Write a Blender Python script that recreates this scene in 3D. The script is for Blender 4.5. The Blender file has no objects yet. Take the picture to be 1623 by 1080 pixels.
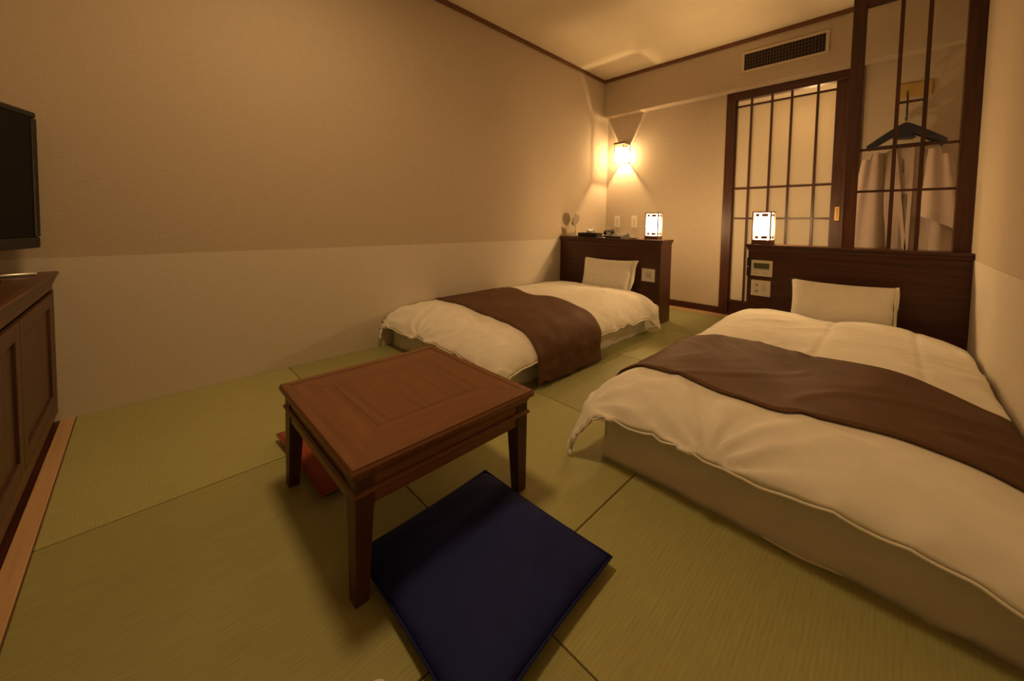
import bpy, bmesh, math, random
from mathutils import Vector, Matrix, noise

scene = bpy.context.scene
COL = scene.collection
PI = math.pi
random.seed(7)

# ------------------------------------------------------------------ camera
IMG_W, IMG_H = 1623.0, 1080.0
F_PX, CX, CY = 589.67, 737.25, 378.22
yaw, pitch, roll = -0.8550296971, -0.0455332347, 0.0115565816
fw = Vector((math.sin(yaw) * math.cos(pitch), math.cos(yaw) * math.cos(pitch), math.sin(pitch)))
r0 = fw.cross(Vector((0, 0, 1))).normalized()
u0 = r0.cross(fw)
rt = r0 * math.cos(roll) + u0 * math.sin(roll)
up = -r0 * math.sin(roll) + u0 * math.cos(roll)
cam_data = bpy.data.cameras.new('camera')
cam = bpy.data.objects.new('camera', cam_data)
COL.objects.link(cam)
M = Matrix((rt, up, -fw)).transposed().to_4x4()
M.translation = Vector((2.32848, 0.0, 0.88))
cam.matrix_world = M
cam_data.sensor_fit = 'HORIZONTAL'
cam_data.sensor_width = 36.0
cam_data.lens = F_PX / IMG_W * 36.0
cam_data.shift_x = (IMG_W / 2 - CX) / IMG_W
cam_data.shift_y = (CY - IMG_H / 2) / IMG_W
cam_data.clip_start = 0.02
scene.camera = cam

# ------------------------------------------------------------------ world, view, large lights
scene.view_settings.view_transform = 'Standard'
scene.view_settings.look = 'None'
scene.view_settings.gamma = 1.0
scene.view_settings.use_curve_mapping = False
scene.view_settings.exposure = 0.0
scene.cycles.use_denoising = True
scene.cycles.max_bounces = 10
scene.cycles.diffuse_bounces = 6
scene.cycles.transparent_max_bounces = 12
world = bpy.data.worlds.new('world')
world.use_nodes = True
world.node_tree.nodes['Background'].inputs[0].default_value = (1.0, 0.62, 0.3, 1)
world.node_tree.nodes['Background'].inputs[1].default_value = 0.0
scene.world = world
WARM = (1.0, 0.61, 0.265)
P_CEIL, P_SCONCE, P_LAMP, P_DOOR = 17.5, 36.0, 31.0, 13.0

# ------------------------------------------------------------------ materials
def mat(name, color, rough=0.6, metal=0.0, spec=0.5, bump=None, var=0.0, vscale=8.0, coat=0.0):
    m = bpy.data.materials.new(name)
    m.use_nodes = True
    nt = m.node_tree
    b = nt.nodes['Principled BSDF']
    b.inputs['Base Color'].default_value = (*color, 1)
    b.inputs['Roughness'].default_value = rough
    b.inputs['Metallic'].default_value = metal
    b.inputs['Specular IOR Level'].default_value = spec
    b.inputs['Coat Weight'].default_value = coat
    tc = nt.nodes.new('ShaderNodeTexCoord')
    if var > 0:
        n = nt.nodes.new('ShaderNodeTexNoise')
        n.inputs['Scale'].default_value = vscale
        n.inputs['Detail'].default_value = 5
        nt.links.new(tc.outputs['Object'], n.inputs['Vector'])
        r = nt.nodes.new('ShaderNodeValToRGB')
        r.color_ramp.elements[0].position = 0.3
        r.color_ramp.elements[1].position = 0.7
        r.color_ramp.elements[0].color = (*[c * (1 - var) for c in color], 1)
        r.color_ramp.elements[1].color = (*[min(1, c * (1 + var)) for c in color], 1)
        nt.links.new(n.outputs['Fac'], r.inputs['Fac'])
        nt.links.new(r.outputs['Color'], b.inputs['Base Color'])
    if bump:
        sc, st, dist = bump[:3]
        n2 = nt.nodes.new('ShaderNodeTexNoise')
        n2.inputs['Scale'].default_value = sc
        n2.inputs['Detail'].default_value = 6
        mp = nt.nodes.new('ShaderNodeMapping')
        if len(bump) > 3:
            mp.inputs['Scale'].default_value = bump[3]
        nt.links.new(tc.outputs['Object'], mp.inputs['Vector'])
        nt.links.new(mp.outputs['Vector'], n2.inputs['Vector'])
        bp = nt.nodes.new('ShaderNodeBump')
        bp.inputs['Strength'].default_value = st
        bp.inputs['Distance'].default_value = dist
        nt.links.new(n2.outputs['Fac'], bp.inputs['Height'])
        nt.links.new(bp.outputs['Normal'], b.inputs['Normal'])
    return m

def wood(name, c0, c1, rough=0.4, axis=0, scale=1.0, coat=0.0):
    m = bpy.data.materials.new(name)
    m.use_nodes = True
    nt = m.node_tree
    b = nt.nodes['Principled BSDF']
    b.inputs['Roughness'].default_value = rough
    b.inputs['Coat Weight'].default_value = coat
    b.inputs['Coat Roughness'].default_value = 0.25
    tc = nt.nodes.new('ShaderNodeTexCoord')
    mp = nt.nodes.new('ShaderNodeMapping')
    s = [28.0 * scale] * 3
    s[axis] = 1.6 * scale
    mp.inputs['Scale'].default_value = s
    n = nt.nodes.new('ShaderNodeTexNoise')
    n.inputs['Scale'].default_value = 1.6
    n.inputs['Detail'].default_value = 7
    n.inputs['Distortion'].default_value = 0.6
    r = nt.nodes.new('ShaderNodeValToRGB')
    r.color_ramp.elements[0].position = 0.3
    r.color_ramp.elements[1].position = 0.72
    r.color_ramp.elements[0].color = (*c0, 1)
    r.color_ramp.elements[1].color = (*c1, 1)
    bp = nt.nodes.new('ShaderNodeBump')
    bp.inputs['Strength'].default_value = 0.12
    bp.inputs['Distance'].default_value = 0.002
    L = nt.links.new
    L(tc.outputs['Object'], mp.inputs['Vector']); L(mp.outputs['Vector'], n.inputs['Vector'])
    L(n.outputs['Fac'], r.inputs['Fac']); L(r.outputs['Color'], b.inputs['Base Color'])
    L(n.outputs['Fac'], bp.inputs['Height']); L(bp.outputs['Normal'], b.inputs['Normal'])
    return m

def wallpaper(name, color, plane='yz', amp=0.08):
    """fine woven wallpaper: horizontal threads with faint vertical ones"""
    m = bpy.data.materials.new(name)
    m.use_nodes = True
    nt = m.node_tree
    b = nt.nodes['Principled BSDF']
    b.inputs['Roughness'].default_value = 0.75
    b.inputs['Specular IOR Level'].default_value = 0.25
    tc = nt.nodes.new('ShaderNodeTexCoord')
    L = nt.links.new
    outs = []
    for sc in ((18.0, 18.0, 420.0), (300.0, 300.0, 12.0)):
        mp = nt.nodes.new('ShaderNodeMapping')
        mp.inputs['Scale'].default_value = sc
        n = nt.nodes.new('ShaderNodeTexNoise')
        n.inputs['Scale'].default_value = 1.0
        n.inputs['Detail'].default_value = 3
        L(tc.outputs['Object'], mp.inputs['Vector']); L(mp.outputs['Vector'], n.inputs['Vector'])
        outs.append(n.outputs['Fac'])
    mx = nt.nodes.new('ShaderNodeMath'); mx.operation = 'MULTIPLY_ADD'
    mx.inputs[1].default_value = 0.65
    ad = nt.nodes.new('ShaderNodeMath'); ad.operation = 'MULTIPLY'
    ad.inputs[1].default_value = 0.35
    L(outs[1], ad.inputs[0]); L(outs[0], mx.inputs[0]); L(ad.outputs[0], mx.inputs[2])
    r = nt.nodes.new('ShaderNodeValToRGB')
    r.color_ramp.elements[0].position = 0.35
    r.color_ramp.elements[1].position = 0.65
    r.color_ramp.elements[0].color = (*[c * (1 - amp) for c in color], 1)
    r.color_ramp.elements[1].color = (*[c * (1 + amp) for c in color], 1)
    L(mx.outputs[0], r.inputs['Fac']); L(r.outputs['Color'], b.inputs['Base Color'])
    bp = nt.nodes.new('ShaderNodeBump')
    bp.inputs['Strength'].default_value = 0.25
    bp.inputs['Distance'].default_value = 0.001
    L(mx.outputs[0], bp.inputs['Height']); L(bp.outputs['Normal'], b.inputs['Normal'])
    return m

def tatami(name, color, ang):
    """fine ribbed rush weave, ribs run along the mat's grain"""
    m = bpy.data.materials.new(name)
    m.use_nodes = True
    nt = m.node_tree
    L = nt.links.new
    b = nt.nodes['Principled BSDF']
    b.inputs['Roughness'].default_value = 0.55
    b.inputs['Specular IOR Level'].default_value = 0.35
    b.inputs['Anisotropic'].default_value = 0.4
    tc = nt.nodes.new('ShaderNodeTexCoord')
    mp = nt.nodes.new('ShaderNodeMapping')
    mp.inputs['Rotation'].default_value = (0, 0, ang)
    w = nt.nodes.new('ShaderNodeTexWave')
    w.wave_type = 'BANDS'; w.bands_direction = 'X'
    w.inputs['Scale'].default_value = 34.0
    w.inputs['Distortion'].default_value = 0.25
    w.inputs['Detail'].default_value = 1
    n = nt.nodes.new('ShaderNodeTexNoise')
    n.inputs['Scale'].default_value = 1.0
    n.inputs['Detail'].default_value = 5
    mp2 = nt.nodes.new('ShaderNodeMapping')
    mp2.inputs['Rotation'].default_value = (0, 0, ang)
    mp2.inputs['Scale'].default_value = (160, 12, 1)
    L(tc.outputs['Object'], mp.inputs['Vector']); L(mp.outputs['Vector'], w.inputs['Vector'])
    L(tc.outputs['Object'], mp2.inputs['Vector']); L(mp2.outputs['Vector'], n.inputs['Vector'])
    mx = nt.nodes.new('ShaderNodeMath'); mx.operation = 'MULTIPLY_ADD'
    mx.inputs[1].default_value = 0.18
    ad = nt.nodes.new('ShaderNodeMath'); ad.operation = 'MULTIPLY'; ad.inputs[1].default_value = 0.82
    L(n.outputs['Fac'], ad.inputs[0]); L(w.outputs['Fac'], mx.inputs[0]); L(ad.outputs[0], mx.inputs[2])
    r = nt.nodes.new('ShaderNodeValToRGB')
    r.color_ramp.elements[0].position = 0.2
    r.color_ramp.elements[1].position = 0.8
    r.color_ramp.elements[0].color = (*[c * 0.86 for c in color], 1)
    r.color_ramp.elements[1].color = (*[c * 1.12 for c in color], 1)
    L(mx.outputs[0], r.inputs['Fac']); L(r.outputs['Color'], b.inputs['Base Color'])
    bp = nt.nodes.new('ShaderNodeBump')
    bp.inputs['Strength'].default_value = 0.2
    bp.inputs['Distance'].default_value = 0.0015
    L(mx.outputs[0], bp.inputs['Height']); L(bp.outputs['Normal'], b.inputs['Normal'])
    return m

def cloth(name, color, rough=0.85, sheen=0.2, weave=900.0, st=0.15, streak=None, var=0.04):
    m = mat(name, color, rough, 0, 0.25, bump=(weave, st, 0.0008), var=var, vscale=14)
    b = m.node_tree.nodes['Principled BSDF']
    b.inputs['Sheen Weight'].default_value = sheen
    return m

def emit(name, color, strength):
    m = bpy.data.materials.new(name)
    m.use_nodes = True
    nt = m.node_tree
    nt.nodes.clear()
    e = nt.nodes.new('ShaderNodeEmission')
    e.inputs[0].default_value = (*color, 1); e.inputs[1].default_value = strength
    o = nt.nodes.new('ShaderNodeOutputMaterial')
    nt.links.new(e.outputs[0], o.inputs[0])
    return m

def lamp_paper(name, strength, transp):
    """thin lamp paper: glows, and lets part of the bulb's light straight through"""
    m = bpy.data.materials.new(name)
    m.use_nodes = True
    nt = m.node_tree
    nt.nodes.clear()
    L = nt.links.new
    e = nt.nodes.new('ShaderNodeEmission')
    e.inputs[0].default_value = (1.0, 0.74, 0.42, 1); e.inputs[1].default_value = strength
    t = nt.nodes.new('ShaderNodeBsdfTransparent')
    t.inputs[0].default_value = (1, 0.97, 0.9, 1)
    mx = nt.nodes.new('ShaderNodeMixShader'); mx.inputs[0].default_value = transp
    o = nt.nodes.new('ShaderNodeOutputMaterial')
    L(e.outputs[0], mx.inputs[1]); L(t.outputs[0], mx.inputs[2]); L(mx.outputs[0], o.inputs[0])
    return m

def glass(name, tint=(1, 1, 1), refl=0.10):
    """thin clear pane"""
    m = bpy.data.materials.new(name)
    m.use_nodes = True
    nt = m.node_tree
    nt.nodes.clear()
    L = nt.links.new
    t = nt.nodes.new('ShaderNodeBsdfTransparent'); t.inputs[0].default_value = (*tint, 1)
    g = nt.nodes.new('ShaderNodeBsdfGlossy'); g.inputs['Roughness'].default_value = 0.03
    fr = nt.nodes.new('ShaderNodeFresnel'); fr.inputs[0].default_value = 1.45
    mx = nt.nodes.new('ShaderNodeMixShader')
    o = nt.nodes.new('ShaderNodeOutputMaterial')
    L(fr.outputs[0], mx.inputs[0]); L(t.outputs[0], mx.inputs[1]); L(g.outputs[0], mx.inputs[2]); L(mx.outputs[0], o.inputs[0])
    return m

def frosted(name, color):
    m = bpy.data.materials.new(name)
    m.use_nodes = True
    nt = m.node_tree
    nt.nodes.clear()
    L = nt.links.new
    d = nt.nodes.new('ShaderNodeBsdfDiffuse'); d.inputs[0].default_value = (*color, 1)
    t = nt.nodes.new('ShaderNodeBsdfTranslucent'); t.inputs[0].default_value = (*color, 1)
    mx = nt.nodes.new('ShaderNodeMixShader'); mx.inputs[0].default_value = 0.4
    o = nt.nodes.new('ShaderNodeOutputMaterial')
    L(d.outputs[0], mx.inputs[1]); L(t.outputs[0], mx.inputs[2]); L(mx.outputs[0], o.inputs[0])
    return m

M_WALL = wallpaper('upper_wallpaper', (0.52, 0.445, 0.35))
M_WAINS = wallpaper('lower_wallpaper', (0.64, 0.59, 0.51), amp=0.05)
M_CEIL = mat('ceiling_paper', (0.66, 0.59, 0.44), 0.8, bump=(120, 0.08, 0.001), var=0.03, vscale=3)
M_WOOD = wood('dark_stained_wood', (0.036, 0.010, 0.006), (0.085, 0.024, 0.011), 0.38, axis=2)
M_WOODX = wood('dark_stained_wood_cross', (0.036, 0.010, 0.006), (0.085, 0.024, 0.011), 0.38, axis=0)
M_TRIM = wood('trim_wood', (0.12, 0.045, 0.02), (0.18, 0.07, 0.03), 0.5, axis=1)
M_CABX = wood('cabinet_wood', (0.068, 0.028, 0.015), (0.12, 0.052, 0.027), 0.42, axis=0)
M_CABZ = wood('cabinet_door_wood', (0.062, 0.026, 0.015), (0.10, 0.044, 0.024), 0.45, axis=2)
M_TABX = wood('table_wood_x', (0.135, 0.052, 0.020), (0.20, 0.080, 0.031), 0.36, axis=0, coat=0.08)
M_TABY = wood('table_wood_y', (0.135, 0.052, 0.020), (0.20, 0.080, 0.031), 0.36, axis=1, coat=0.08)
M_TABZ = wood('table_leg_wood', (0.055, 0.020, 0.010), (0.09, 0.033, 0.015), 0.4, axis=2)
M_PALE = wood('pale_floor_strip', (0.50, 0.30, 0.16), (0.62, 0.40, 0.22), 0.45, axis=0)
M_SHEET = cloth('mattress_sheet', (0.72, 0.69, 0.63))
M_DUVET = cloth('white_duvet_cotton', (0.89, 0.87, 0.81))
M_PILLOW = cloth('white_pillow_cotton', (0.86, 0.84, 0.76))
M_RUN = cloth('brown_runner_cloth', (0.120, 0.057, 0.028), 0.68, 0.0, 500, 0.2, var=0.10)
M_BLUE = cloth('navy_cushion_cloth', (0.010, 0.016, 0.115), 0.8, 0.0, 700, 0.2, var=0.12)
M_RED = cloth('brick_red_cushion_cloth', (0.30, 0.055, 0.030), 0.75, 0.15, 700, 0.2, var=0.1)
M_ROBE = cloth('beige_robe_cotton', (0.52, 0.42, 0.37), 0.9, 0.1)
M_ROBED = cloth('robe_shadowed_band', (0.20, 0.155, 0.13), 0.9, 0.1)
M_HANG = mat('dark_blue_hanger', (0.012, 0.018, 0.045), 0.25)
M_CHROME = mat('chrome', (0.8, 0.8, 0.8), 0.12, 1.0)
M_MIRROR = mat('mirror_glass', (0.85, 0.87, 0.87), 0.03, 1.0)
M_BLACK = mat('black_plastic', (0.012, 0.012, 0.014), 0.35)
M_SCREEN = mat('tv_screen', (0.004, 0.004, 0.005), 0.35, spec=0.2)
M_DARK = mat('dark_void', (0.015, 0.010, 0.008), 0.8)
M_PLATE = mat('ivory_plastic', (0.74, 0.70, 0.60), 0.4)
M_PLATE2 = mat('ivory_switch', (0.62, 0.58, 0.49), 0.4)
M_LCD = mat('lcd_window', (0.10, 0.11, 0.07), 0.25)
M_GREY = mat('grey_text', (0.30, 0.28, 0.24), 0.5)
M_BRASS = mat('brass', (0.80, 0.55, 0.22), 0.3, 1.0)
M_SLAT = mat('grille_metal', (0.10, 0.06, 0.04), 0.5)
M_VENTF = mat('grille_frame', (0.60, 0.52, 0.40), 0.5)
M_BAND = mat('lamp_brown_paper', (0.30, 0.13, 0.07), 0.7)
M_LAMPW = wood('lamp_wood', (0.10, 0.04, 0.02), (0.18, 0.075, 0.04), 0.45, axis=2)
M_TISSUE = mat('white_tissue', (0.85, 0.84, 0.82), 0.9)
M_PLANK = wood('hook_board_wood', (0.42, 0.28, 0.08), (0.52, 0.36, 0.12), 0.5, axis=0)
M_CLEAR = glass('clear_pane')
M_FROST = frosted('frosted_panel', (0.80, 0.74, 0.64))
M_PAPER = lamp_paper('lantern_paper', 9.0, 0.5)
M_PAPER2 = lamp_paper('sconce_paper', 7.0, 0.30)
M_WHITEP = mat('white_plastic', (0.82, 0.80, 0.74), 0.35)
M_SILVER = mat('silver_metal', (0.75, 0.73, 0.70), 0.3, 0.8)

# ------------------------------------------------------------------ helpers
def tag(o, label=None, cat=None, group=None, kind=None):
    if label: o['label'] = label
    if cat: o['category'] = cat
    if group: o['group'] = group
    if kind: o['kind'] = kind
    return o

def obj(name, bm, m, parent=None, smooth=False, bevel=0.0, segs=2, face_up=False):
    me = bpy.data.meshes.new(name)
    bmesh.ops.recalc_face_normals(bm, faces=bm.faces[:])
    if face_up:
        bm.normal_update()
        if sum(f.normal.z * f.calc_area() for f in bm.faces) < 0:
            bmesh.ops.reverse_faces(bm, faces=bm.faces[:])
    bm.to_mesh(me); bm.free()
    if smooth:
        me.polygons.foreach_set('use_smooth', [True] * len(me.polygons))
    if isinstance(m, (list, tuple)):
        for x in m: me.materials.append(x)
    else:
        me.materials.append(m)
    o = bpy.data.objects.new(name, me)
    COL.objects.link(o)
    if parent is not None:
        o.parent = parent
        o.matrix_parent_inverse = parent.matrix_world.inverted() if False else Matrix.Identity(4)
        # children are modelled in world space: undo the parent's placement
        pl = Vector(parent['_org']) if '_org' in parent else Vector((0, 0, 0))
        rz = parent.get('_rz', 0.0)
        T = (Matrix.Translation(pl) @ Matrix.Rotation(rz, 4, 'Z')).inverted()
        me.transform(T)
        if '_org' in parent:
            o['_org'] = tuple(pl); o['_rz'] = rz
    if bevel > 0:
        bv = o.modifiers.new('bevel', 'BEVEL')
        bv.width = bevel; bv.segments = segs; bv.limit_method = 'ANGLE'; bv.angle_limit = math.radians(40)
    return o

def thing(name, label, cat, loc=(0, 0, 0), rz=0.0, group=None, kind=None):
    o = bpy.data.objects.new(name, None)
    COL.objects.link(o)
    o.location = loc; o.rotation_euler = (0, 0, rz)
    o.empty_display_size = 0.1
    o['_org'] = tuple(loc); o['_rz'] = rz
    tag(o, label, cat, group, kind)
    return o

def box(bm, x0, x1, y0, y1, z0, z1, mi=0):
    vs = [bm.verts.new(p) for p in ((x0, y0, z0), (x1, y0, z0), (x1, y1, z0), (x0, y1, z0),
                                    (x0, y0, z1), (x1, y0, z1), (x1, y1, z1), (x0, y1, z1))]
    for q in ((0, 3, 2, 1), (4, 5, 6, 7), (0, 1, 5, 4), (1, 2, 6, 5), (2, 3, 7, 6), (3, 0, 4, 7)):
        f = bm.faces.new([vs[i] for i in q]); f.material_index = mi
    return vs

def boxo(name, b, m, parent=None, bevel=0.0, **k):
    bm = bmesh.new(); box(bm, *b)
    return obj(name, bm, m, parent, bevel=bevel, **k)

def hexa(bm, bot, top):
    vs = [bm.verts.new(p) for p in list(bot) + list(top)]
    n = len(bot)
    bm.faces.new([vs[i] for i in range(n)][::-1]); bm.faces.new([vs[n + i] for i in range(n)])
    for i in range(n):
        j = (i + 1) % n
        bm.faces.new([vs[i], vs[j], vs[n + j], vs[n + i]])

def loft(bm, rings, cap=True):
    rows = [[bm.verts.new(p) for p in r] for r in rings]
    n = len(rows[0])
    for a, b in zip(rows, rows[1:]):
        for i in range(n):
            j = (i + 1) % n
            bm.faces.new([a[i], a[j], b[j], b[i]])
    if cap:
        bm.faces.new(rows[0][::-1]); bm.faces.new(rows[-1])

def rect_profile(x0, x1, y0, y1, prof):
    """rings of a rectangle grown by offset o at height z"""
    return [[(x0 - o, y0 - o, z), (x1 + o, y0 - o, z), (x1 + o, y1 + o, z), (x0 - o, y1 + o, z)] for o, z in prof]

def tube(bm, pts, r, n=10):
    pts = [Vector(p) for p in pts]
    rings = []
    for i, p in enumerate(pts):
        a = pts[max(0, i - 1)]; b = pts[min(len(pts) - 1, i + 1)]
        t = (b - a).normalized()
        s = t.cross(Vector((0.31, 0.2, 0.93)))
        if s.length < 1e-3: s = t.cross(Vector((1, 0, 0)))
        s.normalize(); w = t.cross(s)
        rr = r[i] if isinstance(r, (list, tuple)) else r
        rings.append([p + (s * math.cos(2 * PI * k / n) + w * math.sin(2 * PI * k / n)) * rr for k in range(n)])
    loft(bm, rings)

def lathe(bm, prof, c, n=24, axis='z'):
    rings = []
    for r, h in prof:
        ring = []
        for k in range(n):
            a = 2 * PI * k / n
            if axis == 'z': ring.append((c[0] + r * math.cos(a), c[1] + r * math.sin(a), c[2] + h))
            else: ring.append((c[0] + h, c[1] + r * math.cos(a), c[2] + r * math.sin(a)))
        rings.append(ring)
    loft(bm, rings)

def grid(fn, nu, nv):
    bm = bmesh.new()
    V = [[bm.verts.new(fn(i / nu, j / nv)) for j in range(nv + 1)] for i in range(nu + 1)]
    for i in range(nu):
        for j in range(nv):
            bm.faces.new([V[i][j], V[i + 1][j], V[i + 1][j + 1], V[i][j + 1]])
    return bm

def nz(x, y, z=0.0):
    return noise.noise(Vector((x, y, z)))

# ------------------------------------------------------------------ room shell
XR, Y0, YB, ZC = 2.6215, -0.75, 4.316, 2.569
YS, ZS = 4.194, 2.137     # soffit face and underside
ZW = 0.705                # height of the wallpaper change

def struct(name, bm, m, **k):
    return tag(obj(name, bm, m, **k), kind='structure')

bm = bmesh.new(); box(bm, -0.1, XR + 0.1, Y0 - 0.1, YB + 0.1, -0.12, -0.032)
floor = struct('floor', bm, M_DARK)
xs = [0.0, 0.881, 1.769, XR]
ys = [-0.236, 0.644, 1.529, 2.411, 3.292, 4.174]
base_c = (0.360, 0.356, 0.148)
kinds = {}
for i in range(3):
    for j in range(5):
        b_ = {(0, 0): 1.10, (1, 0): 0.92, (1, 1): 1.08, (0, 1): 0.93, (1, 2): 0.93, (2, 1): 1.06, (2, 0): 0.92,
              (0, 2): 1.08, (2, 2): 0.95, (1, 3): 1.08, (0, 3): .93, (2, 3): 1.05, (1, 4): .93, (0, 4): 1.05, (2, 4): .93}[(i, j)]  # per-mat tone puts the sheen of alternating weave directions into the colour
        key = (b_, (i + j) % 2)
        if key not in kinds:
            kinds[key] = tatami('tatami_weave', tuple(c * b_ for c in base_c), 0.0 if (i + j) % 2 else PI / 2)
        g = 0.0016
        mt = boxo('tatami_mat', (xs[i] + g, xs[i + 1] - g, ys[j] + g, ys[j + 1] - g, -0.032, 0.0), kinds[key], floor, bevel=0.003)
boxo('wood_sill', (0, XR, ys[-1] + g, YB, -0.032, -0.001), M_PALE, floor)
bm = bmesh.new(); box(bm, 0, XR, -0.284, -0.2375, -0.032, 0.001)
struct('trim_1', bm, M_PALE, bevel=0.002)
bm = bmesh.new(); box(bm, 0, XR, Y0, -0.286, -0.032, 0.0)
struct('trim_2', bm, M_WOODX)

def wall(name, b, wains=None):
    bm = bmesh.new(); box(bm, *b)
    w = struct(name, bm, M_WALL)
    if wains:
        boxo('lower_wall_panel', wains, M_WAINS, w)
    return w
T = 0.1
wall('wall_left', (-T, 0, Y0 - T, YB + T, -0.1, ZC + T), (0.0005, 0.003, Y0, YB, 0, ZW))
wall('wall_right', (XR, XR + T, Y0 - T, YB + T, -0.1, ZC + T), (XR - 0.003, XR - 0.0005, Y0, YB, 0, ZW))
wall('wall_front', (-T, XR + T, Y0 - T, Y0, -0.1, ZC + T), (0, XR, Y0, Y0 + 0.003, 0, ZW))
# far wall with the doorway cut out
bm = bmesh.new()
box(bm, 0, 1.23, YB, YB + T, -0.1, ZC + T)
box(bm, 2.125, XR, YB, YB + T, -0.1, ZC + T)
box(bm, 1.23, 2.125, YB, YB + T, 2.148, ZC + T)
struct('wall_back', bm, M_WALL)
bm = bmesh.new(); box(bm, 0, XR, YS, YB, ZS, ZC)
struct('wall_soffit', bm, M_WALL, bevel=0.006)
bm = bmesh.new(); box(bm, -T, XR + T, Y0 - T, YB + T, ZC, ZC + 0.1)
struct('ceiling', bm, M_CEIL)
# small room behind the door closes the view
bm = bmesh.new()
box(bm, 1.0, 2.4, 5.30, 5.36, -0.1, 2.4)
box(bm, 1.0, 1.06, YB + T, 5.30, -0.1, 2.4)
box(bm, 2.34, 2.40, YB + T, 5.30, -0.1, 2.4)
box(bm, 1.0, 2.4, YB + T, 5.36, 2.4, 2.46)
box(bm, 1.0, 2.4, YB + T, 5.36, -0.16, -0.1)
struct('wall_entry', bm, M_WAINS)

# crown trim, with a small step profile
def crown(name, b, m=M_TRIM):
    bm = bmesh.new(); box(bm, *b)
    return struct(name, bm, m, bevel=0.004)
crown('trim_3', (0.0, 0.020, Y0, YS, ZC - 0.034, ZC))
crown('trim_4', (0.020, XR - 0.02, YS - 0.020, YS, ZC - 0.034, ZC))
crown('trim_5', (XR - 0.020, XR, Y0, YS, ZC - 0.034, ZC))
bm = bmesh.new(); box(bm, 0.004, 1.222, YB - 0.014, YB, -0.001, 0.066)
struct('baseboard_back', bm, M_WOODX, bevel=0.003)
bm = bmesh.new(); box(bm, 2.13, XR - 0.004, YB - 0.014, YB, -0.001, 0.066)
struct('baseboard_closet', bm, M_WOODX, bevel=0.003)

# ------------------------------------------------------------------ door with lattice (far wall)
door = thing('door_1', None, None, (1.70, YB, 0), kind='structure')
D0, D1 = YB - 0.022, YB + 0.05
boxo('jamb', (1.222, 1.296, D0, D1, 0.0, 2.060), M_WOOD, door, bevel=0.003)
boxo('jamb', (2.060, 2.130, D0, D1, 0.0, 2.060), M_WOOD, door, bevel=0.003)
boxo('lintel', (1.222, 2.130, D0, D1, 2.060, 2.136), M_WOODX, door, bevel=0.003)
boxo('threshold', (1.296, 2.060, D0, D1, 0.0, 0.022), M_WOODX, door, bevel=0.003)
E0, E1 = YB + 0.0, YB + 0.034
boxo('door_stile', (1.296, 1.306, E0, E1, 0.022, 2.058), M_WOOD, door)
boxo('door_stile', (1.975, 2.060, E0, E1, 0.022, 2.058), M_WOOD, door, bevel=0.002)
boxo('door_rail', (1.306, 1.975, E0, E1, 0.022, 0.060), M_WOODX, door)
boxo('door_rail', (1.306, 1.975, E0, E1, 0.125, 0.150), M_WOODX, door)
boxo('kick_panel', (1.306, 1.975, E0 + 0.012, E1 - 0.010, 0.060, 0.125), M_WOODX, door)
cols = [1.306, 1.414, 1.563, 1.699, 1.866, 1.975]
for x in cols[1:-1]:
    boxo('lattice_bar', (x - 0.008, x + 0.008, E0, E0 + 0.018, 0.150, 2.058), M_WOOD, door)
for z in (0.940, 1.224, 2.000):
    boxo('lattice_crossbar', (1.306, 1.975, E0 + 0.002, E0 + 0.016, z - 0.008, z + 0.008), M_WOODX, door)
zs = [0.150, 0.940, 1.224, 2.000]
for a, b in zip(cols, cols[1:]):
    for c, d in zip(zs, zs[1:]):
        boxo('frosted_pane', (a, b, E0 + 0.020, E0 + 0.023, c, d), M_FROST, door)
    boxo('clear_pane', (a, b, E0 + 0.020, E0 + 0.023, 2.000, 2.058), M_CLEAR, door)
bm = bmesh.new()
box(bm, 2.006, 2.032, E0 - 0.003, E0, 0.925, 1.035)
pull = obj('door_pull', bm, M_BRASS, door, bevel=0.003)
boxo('pull_recess', (2.011, 2.027, E0 - 0.0035, E0 - 0.0025, 0.932, 1.028), mat('brass_dark', (0.35, 0.2, 0.07), 0.4, 1.0), pull)

# ------------------------------------------------------------------ air vent on the soffit
vent = thing('air_vent', 'dark ventilation grille with pale frame set in the beam above the door', 'vent', (1.64, YS, 2.36))
VX0, VX1, VZ0, VZ1 = 1.372, 1.908, 2.288, 2.432
bm = bmesh.new()
fwid = 0.022
box(bm, VX0 - fwid, VX1 + fwid, YS - 0.008, YS, VZ1, VZ1 + fwid)
box(bm, VX0 - fwid, VX1 + fwid, YS - 0.008, YS, VZ0 - fwid, VZ0)
box(bm, VX0 - fwid, VX0, YS - 0.008, YS, VZ0, VZ1)
box(bm, VX1, VX1 + fwid, YS - 0.008, YS, VZ0, VZ1)
obj('vent_frame', bm, M_VENTF, vent, bevel=0.002)
boxo('vent_backing', (VX0, VX1, YS - 0.0022, YS - 0.0006, VZ0, VZ1), M_DARK, vent)
NV = 26
for k in range(NV + 1):
    x = VX0 + (VX1 - VX0) * k / NV
    boxo('vent_slat', (x - 0.0022, x + 0.0022, YS - 0.0075, YS - 0.0025, VZ0, VZ1), M_SLAT, vent)
for k in range(6):
    z = VZ0 + (VZ1 - VZ0) * k / 5
    boxo('vent_crossbar', (VX0, VX1, YS - 0.0065, YS - 0.003, z - 0.0018, z + 0.0018), M_SLAT, vent)

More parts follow.
